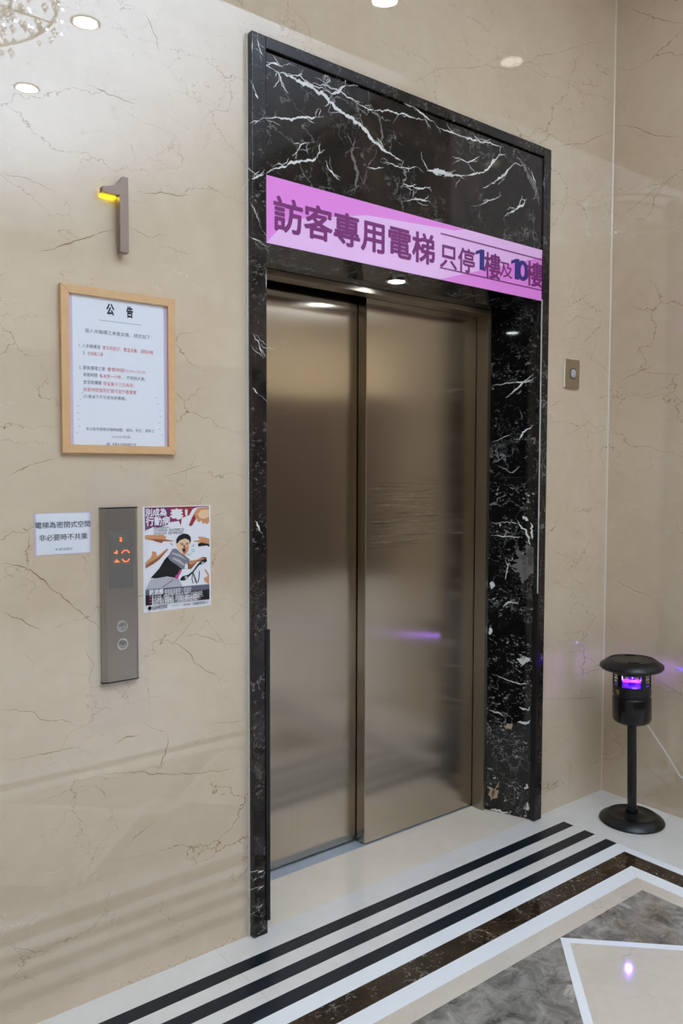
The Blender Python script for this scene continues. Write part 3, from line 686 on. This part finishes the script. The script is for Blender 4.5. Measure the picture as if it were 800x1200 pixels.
for bx, by, up in ((142.5, 733.5, 1), (143, 754.5, -1)):
    b = at(bx, by, 1, yc)
    r = MB(); r.lathe_y([(.0155, yc), (.0155, yc-.004), (.0125, yc-.004), (.0120, yc-.002)], b.x, b.z, 32); o = r.build('button', 'chrome', cp, smooth=True)
    MB().lathe_y([(.0118, yc-.0021), (.0118, yc-.0032), (.0105, yc-.0038)], b.x, b.z, 32).build('button_face', 'button_face', o, smooth=True)
    m = MB(); y = yc-.0041; k = .0058*up
    m.poly([(b.x-.0006, y, b.z-k), (b.x+.0006, y, b.z-k), (b.x+.0006, y, b.z+k), (b.x-.0006, y, b.z+k)])
    for sx in (1, -1): m.poly([(b.x, y, b.z+k), (b.x+sx*.0042, y, b.z+k*.25), (b.x+sx*.0042, y, b.z+k*.0), (b.x, y, b.z+k*.72)])
    m.build('arrow', 'ink_soft', o)
# clear protective film over the panel
f0, f1 = at(101.5, 554, 1, 0), at(176, 845, 1, 0); fx0, fx1, fz0, fz1 = f0.x, f1.x, f1.z, f0.z
m = MB(); cols = [(fx0, -.0008), (cx0-.012, -.002), (cx0+.012, yc-.005), (cx1-.010, yc-.005), (cx1+.012, -.002), (fx1, -.0008)]
rows = [(fz1, 0), (cz1+.035, .1), (cz1-.01, 1), (dz1-.04, 1), (dz0, 1), (cz0+.09, 1.0), (cz0+.01, 1), (cz0-.035, .12), (cz0-.06, .06), (fz0, 0)]
vs = []
for z, k in rows:
    for x, y in cols: vs.append((x, -.0008+(y+.0008)*k+random.uniform(-.0006, 0), z))
n = len(cols); m.mesh(vs, [(j*n+i, (j+1)*n+i, (j+1)*n+i+1, j*n+i+1) for j in range(len(rows)-1) for i in range(n-1)])
tag(m.build('protective_film', 'film', smooth=True), 'clear plastic film taped over the lift call panel', 'film')

# --- health poster
yq = -.0012
pc = [at(167.7, 593.3, 1, yq), at(246.5, 592.5, 1, yq), at(247, 709.7, 1, yq), at(168, 717.8, 1, yq)]
ox0, ox1 = (pc[0].x+pc[3].x)/2, (pc[1].x+pc[2].x)/2; oz0, oz1 = (pc[2].z+pc[3].z)/2, (pc[0].z+pc[1].z)/2
po = thing('poster', 'printed flu poster of a shouting man pointed at by hands', 'poster', ((ox0+ox1)/2, 0, oz0))
MB().box(ox0, ox1, -.0009, -.0001, oz0, oz1).build('paper', 'print_white', po)
def PU(x, y):
    u = (x-65)/668; t = 70-5*u; b = 1118-68*u; v = 1-(y-t)/(b-t); return (ox0+u*(ox1-ox0), oz0+v*(oz1-oz0))
lay = [0]
def pp(name, pts, mat):
    lay[0] += 1
    return flat(name, [PU(*p) for p in pts], -.00095-lay[0]*.00003, mat, po)
def ptext(body, x0, y0, x1, y1, mat, bold=.0, res=1):
    lay[0] += 1
    a = PU(x0, y0); b = PU(x1, y1); text(body, a[0], b[0], b[1], a[1], -.00095-lay[0]*.00003, mat, po, bold, res=res)
pp('printed_splash', [(82,78),(330,76),(560,74),(718,74),(718,82),(600,84),(560,95),(520,130),(500,165),(430,190),(425,250),(412,215),(330,225),(300,250),(220,275),(160,270),(120,290),(92,300),(84,320)], 'print_plum')
pp('printed_splash', [(330,76),(560,74),(545,110),(515,160),(440,185),(430,270),(422,200),(335,215),(322,150)], 'print_red')
ptext('別成為', 88, 88, 292, 165, 'print_white', .03); ptext('行動病', 92, 168, 325, 255, 'print_white', .03); ptext('毒！', 325, 92, 500, 200, 'print_white', .05)
ptext('為避免傳染他人，', 165, 268, 320, 288, 'print_black', 0); ptext('人多或密閉空間，務必記得配戴口罩！', 165, 293, 465, 312, 'print_black', 0); ptext('生病在家多休息，給自己健康的身體！', 165, 322, 450, 342, 'print_black', 0)
# pointing hands
pp('printed_hand', [(718,85),(600,90),(570,130),(545,180),(512,255),(520,270),(545,262),(575,215),(600,190),(590,215),(615,230),(640,215),(650,245),(680,240),(700,255),(720,230)], 'print_skin')
pp('printed_hand_shade', [(545,180),(512,255),(520,270),(545,262),(560,235),(580,190),(565,150)], 'print_red')
pp('printed_hand_light', [(640,110),(718,110),(718,180),(660,200),(620,190),(600,150)], 'print_skin_light')
pp('printed_hand', [(82,350),(150,348),(200,352),(250,345),(285,370),(280,392),(350,406),(348,416),(260,412),(240,430),(205,420),(150,400),(82,390)], 'print_skin')
pp('printed_hand_shade', [(82,388),(150,398),(205,420),(240,430),(260,412),(350,414),(280,398),(200,390)], 'print_skin_dark')
pp('printed_hand', [(84,620),(130,575),(150,540),(145,510),(185,515),(195,560),(295,482),(300,492),(215,580),(160,620),(84,670)], 'print_skin')
pp('printed_hand_shade', [(84,645),(160,600),(215,565),(300,488),(298,500),(220,590),(160,635),(84,680)], 'print_skin_dark')
pp('printed_hand', [(720,395),(660,375),(605,372),(612,395),(625,405),(560,413),(556,422),(618,428),(610,455),(650,465),(690,455),(720,470)], 'print_skin')
pp('printed_hand_shade', [(720,450),(690,440),(640,430),(600,440),(605,470),(650,465),(690,460),(720,475)], 'print_black')
pp('printed_hand', [(662,692),(680,695),(716,745),(716,840),(690,830),(660,800),(665,775),(690,770),(700,755)], 'print_skin')
# the man on the bicycle
pp('printed_trousers', [(90,870),(130,790),(240,760),(400,780),(440,850),(440,862),(90,884)], 'print_grey_light')
pp('printed_fold', [(232,868),(340,795),(355,797),(255,866)], 'print_grey')
pp('printed_vest', [(345,488),(318,540),(270,590),(215,680),(130,775),(180,778),(290,760),(370,775),(430,715),(440,690),(380,640),(320,600)], 'print_black')
pp('printed_sleeve', [(350,488),(380,486),(440,540),(475,560),(520,600),(500,640),(480,688),(440,690),(390,650),(330,610),(300,575),(320,530)], 'print_grey')
pp('printed_fold', [(340,520),(420,545),(470,590),(480,600),(420,570),(345,540)], 'print_grey_light')
pp('printed_fold', [(350,570),(420,600),(470,650),(455,655),(400,620),(345,588)], 'print_grey_light')
pp('printed_cuff', [(470,640),(495,632),(498,672),(462,690)], 'print_white')
pp('printed_arm', [(490,640),(520,610),(600,595),(650,572),(690,575),(690,600),(640,612),(590,620),(530,690),(495,690),(498,660)], 'print_skin_dark')
pp('printed_arm_light', [(505,630),(540,608),(620,592),(660,580),(650,596),(590,610),(530,650)], 'print_skin')
pp('printed_face', [(383,420),(392,395),(440,385),(500,392),(515,425),(512,470),(495,520),(465,555),(435,535),(400,490),(385,460)], 'print_skin_light')
pp('printed_face_shade', [(470,470),(512,470),(495,520),(465,555),(440,540),(460,520)], 'print_skin')
pp('printed_hair', [(380,432),(385,390),(410,358),(455,338),(500,346),(526,372),(530,410),(518,445),(512,405),(470,388),(420,405),(395,435)], 'print_black')
pp('printed_brow', [(418,432),(455,436),(455,443),(420,440)], 'print_black'); pp('printed_brow', [(472,436),(505,428),(505,436),(474,443)], 'print_black')
pp('printed_eye', [(428,447),(450,449),(450,456),(430,455)], 'print_black'); pp('printed_eye', [(478,449),(500,444),(500,451),(480,456)], 'print_black')
pp('printed_nose', [(455,450),(468,452),(476,478),(450,480)], 'print_skin_dark')
pp('printed_mouth', [(438,488),(470,482),(475,505),(465,530),(448,525)], 'print_black'); pp('printed_tongue', [(446,512),(470,508),(464,528),(450,524)], 'print_red')
pp('printed_bar', [(415,790),(440,760),(500,745),(545,710),(600,640),(640,605),(685,590),(695,615),(650,640),(612,650),(560,715),(520,752),(470,800),(430,805)], 'print_black')
pp('printed_bar', [(540,720),(550,716),(592,828),(580,832)], 'print_line')
pp('printed_cuff', [(462,762),(490,760),(496,785),(470,790)], 'print_grey_light'); pp('printed_cuff', [(632,625),(655,615),(662,640),(640,650)], 'print_grey_light')
pp('printed_bar', [(612,700),(618,720),(612,790),(600,826),(594,822),(604,780),(608,725)], 'print_line'); pp('printed_bar', [(540,735),(546,735),(540,790),(552,830),(545,832),(533,790)], 'print_line')
pp('printed_badge', [(370,752),(395,740),(412,700),(430,690),(432,712),(405,760),(395,785),(372,782)], 'print_magenta')
for q in ([(530,500),(560,492),(566,498),(532,508)], [(536,518),(566,512),(566,520),(538,524)], [(524,534),(534,530),(536,542),(526,544)]): pp('printed_spark', q, 'print_cyan')
for q in ([(325,430),(350,452),(346,456),(322,436)], [(535,470),(562,446),(565,450),(538,476)], [(488,540),(520,552),(518,557),(487,545)]): pp('printed_spark', q, 'print_line')
# lower bands and lettering
pp('printed_band', [(82,888),(716,840),(716,990),(82,1045)], 'print_black'); pp('printed_band', [(82,888),(716,840),(716,890),(82,945)], 'print_slate')
ptext('防流感', 118, 888, 252, 935, 'print_white', .03); ptext('使病毒遠離要 2 招搞定', 262, 886, 530, 925, 'print_white', 0)
for i, t in enumerate(('第1招 咳嗽、噴嚏戴口罩！使用後將口罩丟入垃圾桶並洗手。', '第2招 勤洗手、勤量體溫！在公共場所活動前後也要洗手。', '第3招 流感高危險族、按時接種流感疫苗。')):
    y = 946+i*28; ptext(t, 140, y, (650, 620, 600)[i], y+19, 'print_white', 0); pp('printed_bullet', [(118,y+8),(134,y+6),(134,y+18),(118,y+20)], 'print_magenta')
ptext('衛生福利部疾病管制署', 142, 1048, 286, 1066, 'print_black', 0); ptext('Centers for Disease Control', 142, 1070, 286, 1078, 'print_black', 0)
ptext('http://www.cdc.gov.tw', 338, 1042, 400, 1054, 'print_line', 0); ptext('防疫速訊', 452, 1034, 520, 1046, 'print_line', 0); ptext('疫情通報及諮詢專線 1922', 545, 1018, 705, 1032, 'print_line', 0)
lg = PU(120, 1072); m = MB(); m.lathe_y([(.0052, -.0034), (.0052, -.0033)], lg[0], lg[1], 20); m.xform(lambda p: (p.x, -.00095-(lay[0]+1)*.00003, p.z)); m.build('emblem', 'print_slate', po)
m = MB(); m.lathe_y([(.0024, -.0034), (.0024, -.0033)], lg[0], lg[1], 14); m.xform(lambda p: (p.x, -.00095-(lay[0]+2)*.00003, p.z)); m.build('emblem', 'print_white', po)

# --- key switch plate right of the surround
yk = -.010
a, b = at(663.5, 420, 1, yk), at(678.5, 456, 1, yk)
kp = thing('switch_plate', 'small steel wall plate with round grey key switch right of the surround', 'wall plate', ((a.x+b.x)/2, 0, b.z))
MB().box(a.x-.010, b.x-.004, -.006, 0, b.z+.003, a.z+.004).build('back_box', 'plate_edge', kp, .001)
MB().box(a.x, b.x, yk, -.006, b.z, a.z).build('cover', 'plate_steel', kp, .0012)
k = at(671.3, 438, 1, yk); kx, kz = k.x, k.z
o = MB().lathe_y([(.0235, yk), (.0235, yk-.002), (.020, yk-.002), (.019, yk-.0005)], kx, kz, 32).build('bezel', 'bezel_shade', kp, smooth=True)  # dark ring colour paints in the shade of the recess
MB().lathe_y([(.019, yk-.0004), (.0175, yk-.004), (.012, yk-.006)], kx, kz, 28).build('lens', 'lens_grey', kp, smooth=True)

# --- downlight in the soffit
zs_ = lambda y: 2.102-.0225*y/.179
sd = at(464.5, 330, 2, 2.0895)
dl = thing('soffit_light', 'small round white downlight set in the soffit above the lift doors', 'downlight', (sd.x, sd.y, zs_(sd.y)))
t = MB(); t.lathe([(.041, zs_(sd.y)+.004), (.041, zs_(sd.y)-.0035), (.033, zs_(sd.y)-.005), (.031, zs_(sd.y)-.002)], sd.x, sd.y, 32); t.build('rim', 'chrome', dl, smooth=True)
t = MB(); t.lathe([(.030, zs_(sd.y)-.0021), (.030, zs_(sd.y)-.0031)], sd.x, sd.y, 28); t.build('lens', 'soffit_lamp', dl)

# ================================================================== insect trap lamp
tx, ty = 1.658, -.267
tl = Matrix.Rotation(math.radians(1.25), 3, Vector((-FW.x, -FW.y, 0)).normalized())
B0 = Vector((tx, ty, .03))
lean = lambda p: B0+tl @ (p-B0)
it = thing('insect_trap', 'black pedestal insect trap glowing purple beside the marble corner', 'insect trap', (tx, ty, 0))
MB().lathe([(.124, .0005), (.128, .006), (.124, .014), (.098, .031), (.092, .033), (.088, .030), (.04, .031), (.03, .036)], tx, ty, 56).build('base', 'matt_black', it, smooth=True)
MB().lathe([(.024, .03), (.024, .055), (.0185, .058), (.0185, .42)], tx, ty, 28).xform(lean).build('pole', 'satin_black', it, smooth=True)
MB().lathe([(.02, .408), (.058, .410), (.070, .416), (.0755, .428), (.0755, .512), (.073, .516)], tx, ty, 48).xform(lean).build('canister', 'satin_black', it, smooth=True)
MB().lathe([(.070, .514), (.070, .524), (.0745, .527), (.0745, .562), (.0715, .565)], tx, ty, 48).xform(lean).build('lower_collar', 'matt_black', it, smooth=True)
MB().lathe([(.076, .612), (.078, .618), (.078, .632), (.07, .636)], tx, ty, 48).xform(lean).build('upper_collar', 'matt_black', it, smooth=True)
cp_ = MB().lathe([(.07, .630), (.118, .630), (.1245, .638), (.122, .647), (.092, .668), (.087, .669), (.085, .6655), (.060, .667), (.02, .668)], tx, ty, 64).xform(lean).build('cap', 'matt_black', it, smooth=True)
va = math.atan2(CAM.y-ty, CAM.x-tx)
for i, dg_ in enumerate((-38, 38, 92, 147, -147, -92)):                # slot posts of the light chamber
    a = va+math.radians(dg_); ex = Vector((math.cos(a), math.sin(a), 0)); ey = Vector((-math.sin(a), math.cos(a), 0)); o = Vector((tx, ty, 0))
    m = MB(); q = [o+ex*.073-ey*.010, o+ex*.073+ey*.010, o+ex*.0665+ey*.010, o+ex*.0665-ey*.010]
    m.prism([(p.x, p.y) for p in q], .563, .614).xform(lean).build('slot_post', 'satin_black', it)
    for k in range(3):
        if i not in (1, 5): continue
        z = .578+k*.013; m = MB(); pts = [o+Vector((math.cos(a+t)*.071, math.sin(a+t)*.071, z)) for t in [math.radians(s) for s in range(8, 53, 8)]]
        m.tube(pts, .0018, 6).xform(lean).build('guard_wire', 'satin_black', it)
for sx in (-1, 1):
    o = Vector((tx, ty, 0)); d = Vector((math.cos(va+math.pi/2), math.sin(va+math.pi/2), 0))
    m = MB(); m.tube([o+d*(-.045)+Vector((math.cos(va)*.02*sx, math.sin(va)*.02*sx, .574+.008*(sx > 0))), o+d*.045+Vector((math.cos(va)*.02*sx, math.sin(va)*.02*sx, .574+.008*(sx > 0)))], .006, 10).xform(lean).build('uv_tube', 'uv_tube', it)
ul = bpy.data.lights.new('uv_lamp', 'POINT'); ul.color = (.30, .12, 1); ul.energy = 0.7; ul.shadow_soft_size = .012
uo = bpy.data.objects.new('uv_lamp', ul); C.objects.link(uo); uo.parent = it; uo.location = Vector((math.cos(va)*.045, math.sin(va)*.045, .592))
MB().lathe([(.066, .5645), (.066, .5655)], tx, ty, 32).xform(lean).build('chamber_floor', 'uv_glow_plastic', it)
MB().lathe([(.012, .5655), (.012, .612)], tx, ty, 20).xform(lean).build('fan_hub', 'uv_glow_plastic', it)
for a0 in (200, 20):                                                 # finger slots in the cap
    pts = [lean(Vector((tx+.071*math.cos(math.radians(a)), ty+.071*math.sin(math.radians(a)), .6675))) for a in range(a0, a0+42, 7)]
    MB().tube(pts, .0035, 6).build('cap_slot', 'gap_black', cp_)
e = lean(Vector((tx+math.cos(va-.75)*.0765, ty+math.sin(va-.75)*.0765, .545)))
yv = Vector((-math.sin(va-.75), math.cos(va-.75), 0)); m = MB()
for (x0, z0, x1, z1) in ((-.008, -.006, -.006, .007), (-.008, .006, -.001, .0075), (-.002, -.006, 0, .007), (.002, -.006, .004, .007), (.002, .005, .008, .007), (.002, -.006, .008, -.004), (-.004, -.011, .005, -.009)):
    m.poly([e+yv*x0+Vector((0, 0, z0)), e+yv*x1+Vector((0, 0, z0)), e+yv*x1+Vector((0, 0, z1)), e+yv*x0+Vector((0, 0, z1))])
m.build('gold_mark', plain('gold_ink', (214, 184, 96), .4) and 'gold_ink', it)
c0 = lean(Vector((tx+.045, ty-.03, .41)))
c_pts = [c0, Vector((1.755, -.30, .345)), at(783, 887, 0, 1.805), at(792, 902, 0, 1.815), at(800, 912, 0, 1.825), Vector((1.83, -.48, .16)), Vector((1.837, -.62, .17))]
cur = []
for i in range(len(c_pts)-1):
    g = lambda k: c_pts[max(0, min(len(c_pts)-1, k))]
    for s_ in range(6):
        t = s_/6; a, b, c, d = g(i-1), g(i), g(i+1), g(i+2)
        cur.append(.5*((2*b)+(c-a)*t+(2*a-5*b+4*c-d)*t*t+(3*b-a-3*c+d)*t**3))
cur.append(c_pts[-1])
MB().tube(cur, .0022, 8).build('power_cord', 'cord_white', it, smooth=True)

# ================================================================== lamps of the lobby (seen as reflections, but for the added far panel)
def downlight(x, y, label, proto=[None]):
    if proto[0] is None:
        t = thing('ceiling_downlight', label, 'downlight', (x, y, CEIL), 'ceiling downlights')
        MB().lathe([(.075, CEIL-.0005), (.075, CEIL-.006), (.062, CEIL-.010), (.060, CEIL-.004)], x, y, 28).build('rim', 'chrome', t, smooth=True)
        MB().lathe([(.058, CEIL-.0045), (.058, CEIL-.0065)], x, y, 24).build('lens', 'lamp_white', t)
        proto[0] = t; return t
    t = proto[0].copy(); C.objects.link(t); t.location = (x, y, CEIL); t['label'] = label
    for ch in proto[0].children:
        c = ch.copy(); C.objects.link(c); c.parent = t
    return t
downlight(.32, -2.06, 'ceiling downlight mirrored in the marble above the number, upper one')
downlight(.31, -2.97, 'ceiling downlight mirrored in the marble above the number, lower one')
downlight(1.375, -.963, 'ceiling downlight near the marble corner right of the lift')
x, y, wx, wy = 5.2, -4.4, 2.2, .8
t = thing('added_light_panel', 'added ceiling light panel, out of view, brightening the wall facing the lift', 'ceiling light', (x, y, CEIL))  # added to brighten the far wall; no such lamp is known
MB().box(x-wx/2-.03, x+wx/2+.03, y-wy/2-.03, y+wy/2+.03, CEIL-.02, CEIL).build('tray', 'ceiling_white', t)
MB().box(x-wx/2, x+wx/2, y-wy/2, y+wy/2, CEIL-.024, CEIL-.0205).build('diffuser', 'fill_panel_light', t)
lc = thing('luminous_ceiling', 'large luminous stretch ceiling whose cool white glow is mirrored in the marble', 'ceiling light', (.1, -3.6, CEIL))
MB().box(-1.9, 2.0, -5.9, -1.45, CEIL-.0014, CEIL-.0006).build('membrane', 'luminous', lc)
for q in ((-1.93, 2.03, -5.93, -5.9), (-1.93, 2.03, -1.45, -1.42), (-1.93, -1.9, -5.9, -1.45), (2.0, 2.03, -5.9, -1.45)): MB().box(*q, CEIL-.012, CEIL).build('edge_rail', 'ceiling_white', lc)
# crystal chandelier above the lobby, mirrored in the marble
hx, hy, hz = -.55, -1.55, 3.36
ch = thing('crystal_chandelier', 'round crystal chandelier whose sparkle shows in the polished marble', 'chandelier', (hx, hy, CEIL))
MB().lathe([(.012, hz), (.012, CEIL)], hx, hy, 12).build('stem', 'chrome', ch, smooth=True)
for r in (.52, .34, .16):
    MB().tube([(hx+r*math.cos(k*math.pi/20), hy+r*math.sin(k*math.pi/20), hz) for k in range(41)], .008, 8).build('ring', 'chrome', ch, smooth=True)
for k in range(3):
    a = k*math.pi/3; MB().tube([(hx-.52*math.cos(a), hy-.52*math.sin(a), hz), (hx+.52*math.cos(a), hy+.52*math.sin(a), hz)], .005, 6).build('arm', 'chrome', ch, smooth=True)
m = MB(); m2 = MB()
for k in range(260):
    r = .53*math.sqrt(random.random()); a = random.uniform(0, 6.283); x, y = hx+r*math.cos(a), hy+r*math.sin(a); z = hz-.04-random.choice((0, .045, .09, .135))*(1-r*.9); q = random.uniform(.010, .017)
    m.mesh([(x+q, y, z), (x, y+q, z), (x-q, y, z), (x, y-q, z), (x, y, z+q*1.3), (x, y, z-q*1.7)], [(0, 1, 4), (1, 2, 4), (2, 3, 4), (3, 0, 4), (1, 0, 5), (2, 1, 5), (3, 2, 5), (0, 3, 5)])
    if k % 3 == 0: m2.mesh([(x+.03+.006*c, y+.006*d, z+.006*e) for c, d, e in ((1, 0, 0), (0, 1, 0), (-1, 0, 0), (0, -1, 0), (0, 0, 1), (0, 0, -1))], [(0, 1, 4), (1, 2, 4), (2, 3, 4), (3, 0, 4), (1, 0, 5), (2, 1, 5), (3, 2, 5), (0, 3, 5)])
m.build('crystal', 'crystal', ch, kind='stuff'); m2.build('led', 'lamp_cool', ch, kind='stuff')
